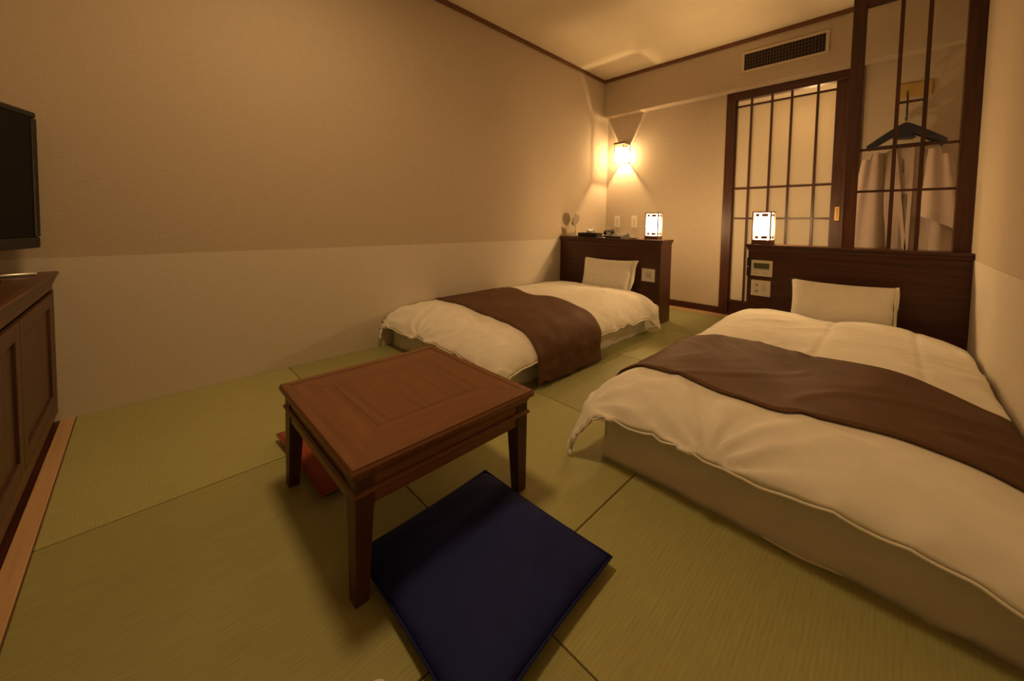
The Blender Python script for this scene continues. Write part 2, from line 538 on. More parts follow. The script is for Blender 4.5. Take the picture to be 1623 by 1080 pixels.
# ------------------------------------------------------------------ headboard counters
YH = 3.36
ZH = 0.738
def headboard(label, x0, x1, depth, sides):
    h = thing('headboard', label, 'headboard', ((x0 + x1) / 2, YH + depth / 2, 0), group=None)
    boxo('panel', (x0 + 0.012 * (1 if 'l' in sides else 0), x1 - 0.012 * (1 if 'r' in sides else 0), YH + 0.012, YH + depth, 0.0, ZH - 0.042), M_WOODX, h, bevel=0.002)
    l = 0.004 if 'l' in sides else 0.0
    bm = bmesh.new()
    xa = x0 + (0.010 if 'l' in sides else 0); xb = x1 - (0.010 if 'r' in sides else 0)
    rings = []
    for o, z in ((0.0, ZH - 0.042), (0.004, ZH - 0.034), (0.006, ZH - 0.022), (0.012, ZH - 0.018), (0.014, ZH - 0.006), (0.011, ZH)):
        la = o if 'l' in sides else 0; ra = o if 'r' in sides else 0
        rings.append([(xa - la, YH + 0.010 - o, z), (xb + ra, YH + 0.010 - o, z), (xb + ra, YH + depth, z), (xa - la, YH + depth, z)])
    loft(bm, rings)
    obj('counter_top', bm, M_WOODX, h)
    return h
hl = headboard('dark wooden low headboard counter behind the left bed, in the far left corner', 0.004, 1.036, 0.24, 'r')
boxo('corner_stile', (0.990, 1.026, YH + 0.006, YH + 0.24, 0.0, ZH - 0.046), M_WOOD, hl, bevel=0.002)
hr = headboard('dark wooden wide headboard counter behind the right bed, below the lattice screen', 1.622, XR - 0.004, 0.24, 'l')

def plate(name, label, x0, x1, z0, z1, y, cat='switch', wall_y=None, detail='switch'):
    t = thing(name, label, cat, ((x0 + x1) / 2, y, z0))
    boxo('cover_plate', (x0, x1, y - 0.007, y, z0, z1), M_PLATE, t, bevel=0.0025)
    w, h = x1 - x0, z1 - z0
    f = y - 0.009
    if detail == 'rocker':
        boxo('rocker', (x0 + w * .28, x1 - w * .28, f, y - 0.006, z0 + h * .2, z1 - h * .2), M_PLATE2, t, bevel=0.0015)
    elif detail == 'buttons':
        for (a, c) in ((.30, .68), (.30, .30)):
            bm = bmesh.new(); lathe(bm, ((0.006, 0), (0.006, 0.0)), (0, 0, 0))
            bm.free()
            boxo('button', (x0 + w * (a - .07), x0 + w * (a + .07), f, y - 0.006, z0 + h * (c - .06), z0 + h * (c + .06)), M_GREY, t, bevel=0.001)
        boxo('rocker', (x0 + w * .60, x0 + w * .75, f, y - 0.006, z0 + h * .34, z0 + h * .76), M_PLATE2, t, bevel=0.001)
    elif detail == 'outlet':
        boxo('socket', (x0 + w * .34, x1 - w * .30, f, y - 0.006, z0 + h * .25, z1 - h * .25), M_PLATE2, t, bevel=0.001)
        boxo('socket_slot', (x0 + w * .62, x0 + w * .66, f - 0.0006, f + 0.002, z0 + h * .42, z0 + h * .62), M_DARK, t)
        boxo('socket_slot', (x0 + w * .44, x0 + w * .47, f - 0.0006, f + 0.002, z0 + h * .45, z0 + h * .60), M_DARK, t)
    elif detail == 'lcd':
        boxo('display', (x0 + w * .13, x1 - w * .14, f, y - 0.006, z0 + h * .47, z1 - h * .18), M_LCD, t, bevel=0.001)
        boxo('display_strip', (x0 + w * .13, x1 - w * .14, f, y - 0.006, z0 + h * .36, z0 + h * .45), M_PLATE2, t)
        boxo('button', (x0 + w * .18, x0 + w * .40, f, y - 0.006, z0 + h * .12, z0 + h * .26), M_PLATE2, t)
        boxo('button', (x0 + w * .58, x0 + w * .80, f, y - 0.006, z0 + h * .12, z0 + h * .26), M_PLATE2, t)
    return t
YP = YH + 0.012
plate('power_outlet', 'square ivory outlet plate on the left bed headboard beside the pillow', 0.868, 0.982, 0.368, 0.482, YP, 'outlet', detail='outlet')
plate('thermostat', 'ivory control panel with dark display on the right headboard below the lantern', 1.655, 1.778, 0.510, 0.625, YP, 'control panel', detail='lcd')
plate('switch_panel', 'ivory button switch plate just below the display panel on the right headboard', 1.660, 1.772, 0.366, 0.480, YP, 'switch', detail='buttons')
plate('wall_switch', 'white light switch on the far wall, nearer the left corner', 0.113, 0.183, 0.832, 0.966, YB, 'switch', detail='rocker')
plate('wall_switch', 'white light switch on the far wall, nearer the left table lantern', 0.320, 0.388, 0.832, 0.966, YB, 'switch', detail='rocker')
t = thing('flashlight_holder', 'small black box mounted at the left edge of the right headboard', 'holder', (1.64, YP, 0.5))
boxo('holder_body', (1.632, 1.651, YP - 0.022, YP, 0.505, 0.640), M_BLACK, t, bevel=0.004)
boxo('indicator', (1.637, 1.644, YP - 0.0235, YP - 0.021, 0.572, 0.578), M_PLATE, t)

# ------------------------------------------------------------------ lattice glass screen over the right headboard
G0, G1 = 3.525, 3.575
scr = thing('lattice_screen', 'tall dark wooden lattice screen with clear panes standing on the right headboard', 'screen', (2.36, 3.55, ZH))
boxo('post', (2.100, 2.162, 3.515, 3.585, ZH, ZC - 0.001), M_WOOD, scr, bevel=0.003)
boxo('post', (2.556, XR - 0.001, 3.515, 3.585, ZH, ZC - 0.001), M_WOOD, scr, bevel=0.003)
boxo('top_rail', (2.162, 2.556, G0, G1, 2.283, 2.325), M_WOODX, scr, bevel=0.002)
boxo('transom_panel', (2.162, 2.556, G0 + 0.012, G1 - 0.012, 2.325, ZC - 0.001), M_WALL, scr)
mull = [2.312, 2.422]
for x in mull:
    boxo('mullion', (x - 0.009, x + 0.009, G0 + 0.008, G1 - 0.012, ZH, 2.283), M_WOOD, scr)
for z in (1.104, 1.372):
    boxo('crossbar', (2.162, 2.556, G0 + 0.012, G1 - 0.018, z - 0.007, z + 0.007), M_WOODX, scr)
boxo('crossbar', (2.321, 2.413, G0 + 0.012, G1 - 0.018, 1.637, 1.648), M_WOODX, scr)
cx_ = [2.162, 2.312, 2.422, 2.556]
for a, b in zip(cx_, cx_[1:]):
    for c, d in ((ZH, 1.104), (1.104, 1.372), (1.372, 2.283)):
        boxo('pane', (a, b, G0 + 0.034, G0 + 0.037, c, d), M_CLEAR, scr)

# ------------------------------------------------------------------ closet: hook board, hangers, robe
hb = thing('hook_board', 'small pale wooden hook board on the closet back wall', 'hook rack', (2.38, YB, 1.88))
boxo('board', (2.30, 2.47, YB - 0.016, YB, 1.835, 1.935), M_PLANK, hb, bevel=0.003)
bm = bmesh.new()
tube(bm, [(2.355, YB - 0.016, 1.87), (2.355, YB - 0.10, 1.86), (2.355, 4.06, 1.80), (2.356, 4.012, 1.74), (2.356, 4.002, 1.66), (2.356, 4.0, 1.628), (2.356, 4.01, 1.615), (2.356, 4.022, 1.625)], 0.005, 8)
obj('hook_arm', bm, M_BLACK, hb, smooth=True)

def hanger(y, rz, label, tilt=0.0):
    t = thing('clothes_hanger', label, 'hanger', (2.356, y, 1.40), rz, 'dark hangers bunched on the closet hook')
    def W(x, z, dy=0.0):
        c, s = math.cos(rz), math.sin(rz)
        x2 = x * math.cos(tilt) - z * math.sin(tilt); z2 = x * math.sin(tilt) + z * math.cos(tilt)
        return (2.356 + x2 * c - dy * s, y + x2 * s + dy * c, 1.625 + z2)
    bm = bmesh.new()
    pts = []
    for k in range(9):
        a = PI * 1.25 * k / 8 - 0.25 * PI
        pts.append(W(0.014 * math.cos(a), -0.012 + 0.014 * math.sin(a) + 0.012))
    pts = pts + [W(-0.012, -0.012), W(-0.002, -0.030), W(0, -0.055)]
    tube(bm, pts, 0.0028, 8)
    obj('hook', bm, M_CHROME, t, smooth=True)
    bm = bmesh.new()
    for s in (-1, 1):
        rings = []
        for k in range(11):
            u = k / 10
            x = s * 0.175 * u
            z = -0.055 - 0.025 * u - 0.10 * u ** 1.25
            hh = 0.030 * (1 - 0.45 * u); th = 0.006 + 0.009 * u
            rings.append([W(x, z - hh, -th), W(x, z - hh, th), W(x, z + hh, th), W(x, z + hh, -th)])
        loft(bm, rings)
    obj('shoulders', bm, M_HANG, t, smooth=False, bevel=0.003)
    bm = bmesh.new()
    tube(bm, [W(-0.165, -0.178), W(0.165, -0.178)], 0.005, 8)
    obj('trouser_bar', bm, M_HANG, t, smooth=True)
    bm = bmesh.new()
    hexa(bm, [W(-.045, -.135, -.008), W(.045, -.135, -.008), W(.045, -.135, .008), W(-.045, -.135, .008)],
         [W(-.012, -.055, -.006), W(.012, -.055, -.006), W(.012, -.055, .006), W(-.012, -.055, .006)])
    obj('neck', bm, M_HANG, t)
    return t
hanger(3.985, 0.01, 'dark blue plastic hanger carrying the robe, nearest the screen')
hanger(4.024, 0.03, 'empty dark hanger directly behind the one that carries the robe', 0.04)
hanger(4.060, 0.0, 'rearmost empty dark hanger of the bunch in the closet', -0.05)

robe = thing('robe', 'pale beige cotton robe hanging behind the lattice screen', 'robe', (2.36, 3.98, 0.4))
def robe_body(u, v):
    # u around, v down
    a = 2 * PI * u
    z = 1.435 - 0.95 * v
    hw = 0.175 + 0.05 * min(1, v * 1.8)
    sh = 0.10 * (abs(math.cos(a)) ** 1.3) * max(0, 1 - v * 6)
    dp = 0.035 + 0.035 * min(1, v * 3)
    fold = 0.010 * math.sin(a * 7 + 2 * v) * min(1, v * 3) + 0.006 * nz(math.cos(a) * 3, v * 5)
    k = 1.0
    cs, sn = math.cos(a), math.sin(a)
    x = hw * math.copysign(abs(cs) ** 0.75, cs)
    y = (dp + fold) * math.copysign(abs(sn) ** 0.6, sn)
    if v < 0.001: x *= 0.93; y *= 0.55
    return Vector((2.358 + x, 3.985 + y, z - sh))
bm = grid(robe_body, 72, 26)
bmesh.ops.remove_doubles(bm, verts=bm.verts[:], dist=0.0004)
obj('robe_body', bm, M_ROBE, robe, smooth=True)
def sleeve(s):
    def fn(u, v):
        a = 2 * PI * u
        z = 1.395 - (0.50 if s > 0 else 0.72) * v
        cxs = 2.358 + s * (0.150 + 0.030 * v)
        hw = 0.050 + 0.055 * v
        dp = 0.018 + 0.022 * v
        cs, sn = math.cos(a), math.sin(a)
        zz = z + (0.06 * v * cs * -s if v > 0 else 0) * (1 if v < 1 else 1)
        return Vector((min(cxs + hw * cs, XR - 0.01), 3.905 + 0.03 * (1 - v) + (dp + 0.006 * math.sin(5 * a)) * math.copysign(abs(sn) ** .6, sn), zz - 0.04 * abs(s * 1) * (cs * s > 0) * (1 - v)))
    bm = grid(fn, 36, 14)
    bmesh.ops.remove_doubles(bm, verts=bm.verts[:], dist=0.0004)
    return obj('sleeve', bm, M_ROBE, robe, smooth=True)
sleeve(1); sleeve(-1)
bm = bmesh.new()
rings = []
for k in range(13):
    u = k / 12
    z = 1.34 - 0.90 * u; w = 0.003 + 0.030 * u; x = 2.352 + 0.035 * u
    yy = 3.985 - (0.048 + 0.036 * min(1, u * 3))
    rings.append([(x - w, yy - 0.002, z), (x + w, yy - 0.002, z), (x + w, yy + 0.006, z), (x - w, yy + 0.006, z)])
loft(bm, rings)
obj('front_opening', bm, M_ROBED, robe)  # dark lining wedge, with the shade of the open front in its colour
bm = bmesh.new()
for s in (-1, 1):
    rings = []
    for k in range(13):
        u = k / 12
        x = 2.352 + s * 0.040 * (1 - u) ** 1.0 + 0.045 * u * (1 if s > 0 else 1) * 0.8
        z = 1.425 - 0.78 * u
        yy = 3.985 - (0.040 + 0.045 * min(1, u * 3))
        w = 0.009
        rings.append([(x - w, yy - 0.004, z), (x + w, yy - 0.004, z), (x + w, yy + 0.006, z), (x - w, yy + 0.006, z)])
    loft(bm, rings)
obj('collar', bm, M_ROBE, robe, smooth=False)

# ------------------------------------------------------------------ lamps
def point(name, loc, power, r=0.02, parent=None, color=WARM):
    d = bpy.data.lights.new(name, 'POINT')
    d.energy = power; d.color = color; d.shadow_soft_size = r
    o = bpy.data.objects.new(name, d)
    COL.objects.link(o)
    if parent is not None:
        o.parent = parent
        o.location = Matrix.Rotation(-parent['_rz'], 3, 'Z') @ (Vector(loc) - Vector(parent['_org']))
    else:
        o.location = loc
    return o

def glow_bulb(x, y, z, power, parent, r=0.014):
    bm = bmesh.new()
    lathe(bm, [(max(0.0006, r * math.sin(PI * k / 10)), -r * math.cos(PI * k / 10)) for k in range(11)], (x, y, z), 18)
    o = obj('bulb', bm, emit('bulb_glow', WARM, power / (4 * PI * PI * r * r)), parent, smooth=True)
    bm = bmesh.new()
    lathe(bm, ((0.006, 0.012), (0.009, 0.016), (0.009, 0.034), (0.006, 0.036)) if parent is not None and parent.name.startswith('wall') else ((0.006, -0.012), (0.009, -0.018), (0.009, -0.090), (0.012, -0.0915)), (x, y, z), 14)
    so = obj('bulb_socket', bm, M_PLATE, parent, smooth=True)
    return o

def lantern(cx, cy, z, rz, label):
    w, d, h = 0.056, 0.056, 0.240
    t = thing('table_lantern', label, 'lamp', (cx, cy, z), rz, 'paper table lanterns on the headboards')
    R = Matrix.Rotation(rz, 3, 'Z')
    def B(name, b, m, bevel=0.0, par=None):
        bm = bmesh.new(); vs = box(bm, *b)
        for v in vs: v.co = R @ v.co + Vector((cx, cy, z))
        return obj(name, bm, m, par or t, bevel=bevel)
    B('base', (-w, w, -d, d, 0.0, 0.034), M_LAMPW, 0.003)
    for sx in (-1, 1):
        for sy in (-1, 1):
            B('corner_post', (sx * w - 0.0035 - sx * .0035, sx * w + 0.0035 - sx * .0035, sy * d - 0.0035 - sy * .0035, sy * d + 0.0035 - sy * .0035, 0.034, h), M_LAMPW)
    bm = bmesh.new()
    for s in (-1, 1):
        box(bm, -w, w, s * d - .0035 - s * .0035, s * d + .0035 - s * .0035, h - 0.007, h)
        box(bm, s * w - .0035 - s * .0035, s * w + .0035 - s * .0035, -d + .007, d - .007, h - 0.007, h)
    for v in bm.verts: v.co = R @ v.co + Vector((cx, cy, z))
    obj('top_frame', bm, M_LAMPW, t)
    q = w - 0.009
    bm = bmesh.new()
    for (a, b) in (((-q, -q), (q, -q)), ((q, -q), (q, q)), ((q, q), (-q, q)), ((-q, q), (-q, -q))):
        vs = [bm.verts.new(R @ Vector((p[0], p[1], zz)) + Vector((cx, cy, z))) for zz, p in ((0.034, a), (0.034, b), (h - 0.010, b), (h - 0.010, a))]
        bm.faces.new(vs)
    bmesh.ops.remove_doubles(bm, verts=bm.verts[:], dist=0.0002)
    sh = obj('paper_shade', bm, M_PAPER, t)
    e = q + 0.0035
    for zz in (0.042, h - 0.036):
        for s in (-1, 1):
            for (p0, p1) in ((-.036, -.016), (.000, .036)):
                B('brown_block', (p0, p1, s * e - 0.0015, s * e + 0.0015, zz, zz + 0.020), M_BAND, par=sh)
                B('brown_block', (s * e - 0.0015, s * e + 0.0015, p0, p1, zz, zz + 0.020), M_BAND, par=sh)
    glow_bulb(cx, cy, z + 0.125, P_LAMP, t)
    return t
lantern(0.912, 3.478, ZH, 0.05, 'glowing square paper lantern at the right end of the left headboard')
lantern(1.702, 3.450, ZH, -0.06, 'glowing square paper lantern at the left end of the right headboard')

sc_ = thing('wall_sconce', 'glowing box-shaped paper wall lamp with dark cap in the far left corner', 'lamp', (0.217, YB, 1.69))
SX0, SX1, SY0, SY1, SZ0, SZ1 = 0.160, 0.274, 4.165, YB, 1.578, 1.812
bm = bmesh.new()
box(bm, SX0 - .004, SX1 + .004, SY0 - .004, SY1, SZ1 - 0.022, SZ1)
obj('top_cap', bm, M_LAMPW, sc_, bevel=0.002)
boxo('back_plate', (SX0 + 0.028, SX1 - 0.028, SY1 - 0.008, SY1, SZ0 + 0.03, SZ1 - 0.022), M_LAMPW, sc_)
for x in (SX0, SX1 - 0.005):
    for y in (SY0, SY1 - 0.006):
        boxo('corner_post', (x, x + 0.005, y, y + 0.005, SZ0, SZ1 - 0.022), M_LAMPW, sc_)
bm = bmesh.new()
for z in (SZ0, ):
    box(bm, SX0, SX1, SY0, SY0 + .005, z, z + 0.006)
    box(bm, SX0, SX1, SY1 - .006, SY1 - .001, z, z + 0.006)
    box(bm, SX0, SX0 + .005, SY0 + .005, SY1 - .006, z, z + 0.006)
    box(bm, SX1 - .005, SX1, SY0 + .005, SY1 - .006, z, z + 0.006)
obj('bottom_frame', bm, M_LAMPW, sc_)
bm = bmesh.new()
a0, a1, b0, b1 = SX0 + .007, SX1 - .007, SY0 + .007, SY1 - .002
for (p, q_) in (((a0, b1), (a0, b0)), ((a0, b0), (a1, b0)), ((a1, b0), (a1, b1))):
    vs = [bm.verts.new((p[0], p[1], SZ0 + .006)), bm.verts.new((q_[0], q_[1], SZ0 + .006)), bm.verts.new((q_[0], q_[1], SZ1 - .057)), bm.verts.new((p[0], p[1], SZ1 - .057))]
    bm.faces.new(vs)
bmesh.ops.remove_doubles(bm, verts=bm.verts[:], dist=0.0002)
obj('paper_shade', bm, M_PAPER2, sc_)
glow_bulb(0.217, 4.237, 1.660, P_SCONCE, sc_, 0.009)

def ceiling_lamp(x, y, r, power, label):
    t = thing('ceiling_lamp', label, 'lamp', (x, y, ZC))
    bm = bmesh.new()
    lathe(bm, ((r, 0), (r, -0.012), (r - 0.01, -0.03), (r - 0.02, -0.03), (r - 0.02, -0.012), (0.001, -0.012)), (x, y, ZC - 0.0005), 32)
    obj('ring', bm, M_WHITEP, t)
    bm = bmesh.new()
    lathe(bm, ((r - 0.022, -0.014), (r - 0.024, -0.018), (0.001, -0.018)), (x, y, ZC), 32)
    obj('diffuser', bm, emit('diffuser_glow', WARM, 1.5), t)
    d = bpy.data.lights.new('ceiling_light', 'AREA')
    d.shape = 'DISK'; d.size = 2 * (r - 0.03); d.energy = power; d.color = WARM
    o = bpy.data.objects.new('ceiling_light', d); COL.objects.link(o)
    o.parent = t; o.location = (0, 0, -0.034)
    return t
ceiling_lamp(1.15, 0.55, 0.22, P_CEIL, 'round white ceiling lamp above the low table')
point('entry_light', (1.80, 4.72, 1.78), P_DOOR, 0.06)

# ------------------------------------------------------------------ beds
def mattress(label, x0, x1, y0, y1, h, seed):
    t = thing('mattress', label, 'mattress', ((x0 + x1) / 2, (y0 + y1) / 2, 0))
    bm = bmesh.new()
    rings = []
    N = 60; NY = 90
    per = [(x0 + (x1 - x0) * i / N, y0, 0, -1) for i in range(N)] + [(x1, y0 + (y1 - y0) * i / NY, 1, 0) for i in range(NY)] \
        + [(x1 - (x1 - x0) * i / N, y1, 0, 1) for i in range(N)] + [(x0, y1 - (y1 - y0) * i / NY, -1, 0) for i in range(NY)]
    for k in range(11):
        v = k / 10
        z = h * v
        ins = 0.0
        if v > 0.85: ins = 0.02 * ((v - .85) / .15) ** 2
        ring = []
        for (x, y, nx, ny) in per:
            s = (x + y)
            w = 0.010 * nz(s * 2.2 + z * 9, z * 4, seed) + 0.006 * nz(s * 7 - z * 30, z * 6, seed + 3) + (0.012 * max(0, 1 - abs(nz((s - z * 1.6) * 4.5, 0.3, seed + 7)) * 5)) * (1 - v)
            w = w - ins
            cxn = (x0 + x1) / 2; cyn = (y0 + y1) / 2
            px, py = x + nx * w, y + ny * w
            if nx == 0: px = cxn + (px - cxn) * (1 - ins / 0.6)
            else: py = cyn + (py - cyn) * (1 - ins / 1.0)
            ring.append((px, py, z))
        rings.append(ring)
    loft(bm, rings)
    obj('fitted_sheet', bm, M_SHEET, t, smooth=True)
    def ul(u, v):
        x = x0 + 0.02 + (x1 - x0 - 0.04) * u
        return Vector((x, y0 + 0.014 - 0.032 * math.exp(-((u - 0.56) / 0.12) ** 2) + 0.1 * v, 0.006 * (1 - v) + .001))
    o = obj('underlay', grid(ul, 40, 2), M_DUVET, t)
    sd = o.modifiers.new('solid', 'SOLIDIFY'); sd.thickness = 0.005; sd.offset = 0
    return t
mattress('white floor mattress under the left bedding, against the left wall', 0.03, 1.035, 1.335, 3.345, 0.19, 1.0)
mattress('white floor mattress under the right bedding, its long foot side facing the cushion', 1.645, XR - 0.012, 1.305, 3.345, 0.205, 5.0)

class Drape:
    def __init__(s, x0, x1, y0, y1, top, ov, rad, lim, seed):
        s.x0, s.x1, s.y0, s.y1 = x0, x1, y0, y1      # where the rounding ends outside
        s.top = top; s.ov = ov; s.rad = rad; s.lim = lim; s.seed = seed
        s.gath = ((x0 + 0.02, y0 + 0.02), (x0 + 0.42 * (x1 - x0), y0 - 0.03))
    def edge(s, e, r):
        rx, rz, flare = r
        if e <= 0: return 0.0, 0.0
        ra = (rx + rz) / 2; L = ra * PI / 2
        if e < L:
            th = e / ra
            return rx * math.sin(th), rz * (1 - math.cos(th))
        q = e - L
        return rx + flare * q, rz + q * math.sqrt(max(0.1, 1 - flare * flare))
    def P(s, a, b, off=0.0, wr=1.0):
        rl, rr, rf, rh = s.rad
        xa, xb = s.x0 + rl[0], s.x1 - rr[0]
        ya, yb = s.y0 + rf[0], s.y1 - rh[0]
        dx = dzx = dy = dzy = 0.0
        if a < xa: q = s.edge(xa - a, (rl[0] + off, rl[1] + off, rl[2])); dx, dzx = -q[0], q[1]
        elif a > xb: q = s.edge(a - xb, (rr[0] + off, rr[1] + off, rr[2])); dx, dzx = q
        if b < ya: q = s.edge(ya - b, (rf[0] + off, rf[1] + off, rf[2])); dy, dzy = -q[0], q[1]
        elif b > yb: q = s.edge(b - yb, (rh[0] + off, rh[1] + off, rh[2])); dy, dzy = q
        x = min(max(a, xa), xb) + dx
        y = min(max(b, ya), yb) + dy
        u = min(max((x - s.x0) / (s.x1 - s.x0), 0), 1); v = min(max((y - s.y0) / (s.y1 - s.y0), 0), 1)
        z = s.top(u, v) + off
        drop = math.hypot(dzx, dzy)
        # wrinkles: stronger close to the hems
        n1 = nz(a * 3.4, b * 3.0, s.seed) * 0.020
        k = min(1.0, drop / 0.12)
        n2 = nz(a * 9.0 + 4, b * 9.0, s.seed + 9) * (0.003 + 0.011 * k)
        t = (a * 1.0 - b * 0.9)
        rid = 1 - abs(nz(a * 5 + 2 * nz(b * 3, a), b * 1.6, s.seed + 20)) * 2
        n3 = max(0, rid - 0.64) * 0.034 * (0.4 + k)
        for (gx, gy) in s.gath:
            rr = math.hypot(a - gx, b - gy)
            g = math.exp(-(rr / 0.24) ** 2)
            if g > 0.02:
                an = math.atan2(b - gy, a - gx)
                n3 += 0.012 * g * min(1, rr / 0.08) * max(-0.5, math.sin(an * 13 + 3 * nz(a * 6, b * 6, s.seed)))
        z += (n1 + n2 + n3) * wr
        out = (nz(a * 7.0, b * 7.0, s.seed + 31) * 0.014 + nz(a * 17.0, b * 17.0, s.seed + 31) * 0.006) * k * wr
        if dzy > 0: y += out * (-1 if b < ya else 1)
        if dzx > 0: x += out * (-1 if a < xa else 1)
        z -= drop
        zmin = 0.006 + off
        if z < zmin:
            ex = zmin - z
            z = zmin + 0.002 * nz(a * 20, b * 20)
        x = min(max(x, s.lim[0] + off * 0.3), s.lim[1] - off * 0.3)
        return Vector((x, y, z))

def duvet(dr, label, corners, nu=130, nv=170):
    ol, orr, of, oh = dr.ov
    a0, a1 = dr.x0 - ol, dr.x1 + orr
    b0, b1 = dr.y0 - of, dr.y1 + oh
    def ab(u, v):
        a = a0 + (a1 - a0) * u; b = b0 + (b1 - b0) * v
        for cu, cv, ea, eb, wa, wb in corners:
            du = (u if cu == 0 else 1 - u) * (a1 - a0); dv = (v if cv == 0 else 1 - v) * (b1 - b0)
            g = math.exp(-(du / wa) ** 2) * math.exp(-(dv / wb) ** 2)
            a += (-1 if cu == 0 else 1) * ea * g; b += (-1 if cv == 0 else 1) * eb * g
        return a, b
    bm = grid(lambda u, v: dr.P(*ab(u, v)), nu, nv)
    o = obj('duvet', bm, M_DUVET, None, smooth=True, face_up=True)
    sd = o.modifiers.new('solid', 'SOLIDIFY'); sd.thickness = 0.016; sd.offset = -1
    tag(o, label, 'duvet')
    # hem piping along the foot and the sides
    bm = bmesh.new()
    pts = [dr.P(*ab(k / 90, 0)) for k in range(91)]
    tube(bm, [p + Vector((0, 0.002, -0.006)) for p in pts], 0.0045, 6)
    for aa in (0, 1):
        pts = [dr.P(*ab(aa, k / 110)) for k in range(111)]
        tube(bm, [p + Vector((0, 0, -0.006 if p.z > .02 else 0)) for p in pts], 0.0045, 6)
    pp = obj('hem_piping', bm, M_DUVET, None, smooth=True)
    pp.parent = o
    return o

def topL(u, v):
    b = 0.262 + 0.055 * (1 - (2 * u - 1) ** 4) * (0.5 + 0.5 * v) + 0.022 * math.exp(-((u - .85) ** 2 + (v - .8) ** 2) / .03)
    return b - 0.030 * max(0, 1 - v / 0.25) ** 2
def topR(u, v):
    b = 0.252 + 0.066 * (1 - (2 * u - 1) ** 4)
    b += 0.016 * math.exp(-((u - .25) / .18) ** 2) - 0.005 * math.exp(-((u - .5) / .08) ** 2) + 0.012 * math.exp(-((u - .75) / .15) ** 2)
    b -= 0.006 * math.exp(-((u - .53) / .010) ** 2) * min(1, max(0, (v - .46) / .04))
    b -= 0.005 * math.exp(-((u - .81) / .010) ** 2) * min(1, max(0, (v - .46) / .04))
    return b - 0.022 * max(0, 1 - v / 0.2) ** 2
RL = (0.03, 0.10, 0.0); RS = (0.15, 0.13, 0.12); RF = (0.20, 0.14, 0.03); RHd = (0.06, 0.05, 0.0)
dL = Drape(-0.02, 1.125, 1.240, 3.13, topL, (0.06, 0.055, 0.015, -0.02), (RL, RS, RF, RHd), (0.022, 3.0), 2.0)
dR = Drape(1.560, XR + 0.01, 1.205, 3.13, topR, (0.05, 0.03, 0.025, -0.02), (RS, (0.06, 0.06, 0.0), RF, RHd), (0.5, XR - 0.022), 8.0)
duvet(dL, 'white puffy duvet on the left bed, against the left wall', [(0, 0, 0.0, 0.09, .10, .14), (1, 0, 0.05, 0.06, .14, .14), (1, 1, 0.10, 0.03, .14, .12)])
duvet(dR, 'white puffy duvet on the right bed, against the right wall', [(0, 0, 0.05, 0.09, .08, .11), (0, 1, 0.04, 0.02, .1, .1)])

def runner(dr, near, far, a0, a1, label, nu=120, nv=30):
    def fn(u, v):
        a = a0 + (a1 - a0) * u
        n, f = near(u), far(u)
        b = n + (f - n) * v
        p = dr.P(a, b, 0.007)
        return p
    bm = grid(fn, nu, nv)
    o = obj('bed_runner', bm, M_RUN, None, smooth=True, face_up=True)
    sd = o.modifiers.new('solid', 'SOLIDIFY'); sd.thickness = 0.004; sd.offset = 1
    tag(o, label, 'bed runner')
    bm = bmesh.new()
    for v in (0, 1):
        tube(bm, [fn(k / 120, v) + Vector((0, 0, 0.002)) for k in range(121)], 0.0035, 6)
    h = obj('stitched_hem', bm, M_RUN, None, smooth=True); h.parent = o
    return o
runner(dL, lambda u: 1.72 - 0.17 * u ** 0.8, lambda u: 2.42 - 0.24 * u, -0.02, 1.125 + 0.20,
       'brown cloth runner across the left duvet, hanging down to the tatami')
runner(dR, lambda u: 1.50 - 0.05 * math.sin(PI * u) , lambda u: 2.02 + 0.12 * math.sin(PI * min(1, u * 1.1)), 1.560 - 0.03, XR + 0.02,
       'brown cloth runner across the right duvet near its foot')

def pillow(cx, cy, zb, w, h, th, tilt, rz, label, flap_side=1, seed=0.0, fle=0.04):
    t = thing('pillow', label, 'pillow', (cx, cy, zb))
    R = Matrix.Rotation(rz, 3, 'Z') @ Matrix.Rotation(-tilt, 3, 'X')
    bm = bmesh.new()
    def sh(u, v, side):
        U, V = 2 * u - 1, 2 * v - 1
        e = (1 - abs(U) ** 5) * (1 - abs(V) ** 5)
        d = th * 0.5 * max(0, e) ** 0.45
        pin = 1 - 0.03 * (V * V) * abs(U) ** 3
        x = U * w / 2 * (1 - 0.05 * (1 - V * V)); z = (V + 1) / 2 * h * 1.0
        z += -0.012 * (1 - U * U) * (1 if V > 0.8 else 0) * (V - .8) / .2
        d += 0.005 * nz(u * 6 + seed, v * 5, side) + 0.004 * max(0, nz(u * 14, v * 3, seed))
        return R @ Vector((x, -side * d if side > 0 else d, z)) + Vector((cx, cy, zb))
    n = 30
    for side in (1, -1):
        V_ = [[bm.verts.new(sh(i / n, j / n, side)) for j in range(n + 1)] for i in range(n + 1)]
        for i in range(n):
            for j in range(n):
                bm.faces.new([V_[i][j], V_[i + 1][j], V_[i + 1][j + 1], V_[i][j + 1]])
    bmesh.ops.remove_doubles(bm, verts=bm.verts[:], dist=0.003)
    obj('pillow_case', bm, M_PILLOW, t, smooth=True)
    def fl(u, v):
        x = flap_side * (w / 2 - 0.012 + u * (0.012 + fle * v ** 2.2))
        z = h * v
        y = -th * 0.12 + 0.018 * math.sin(v * 9 + u * 3) * u
        return R @ Vector((x, y, z)) + Vector((cx, cy, zb))
    o = obj('case_flap', grid(fl, 8, 20), M_PILLOW, t, smooth=True)
    sd = o.modifiers.new('solid', 'SOLIDIFY'); sd.thickness = 0.003
    return t
pillow(0.603, 3.195, 0.195, 0.490, 0.365, 0.10, math.radians(13), 0.0, 'white pillow leaning on the left headboard', 1, 1.0)
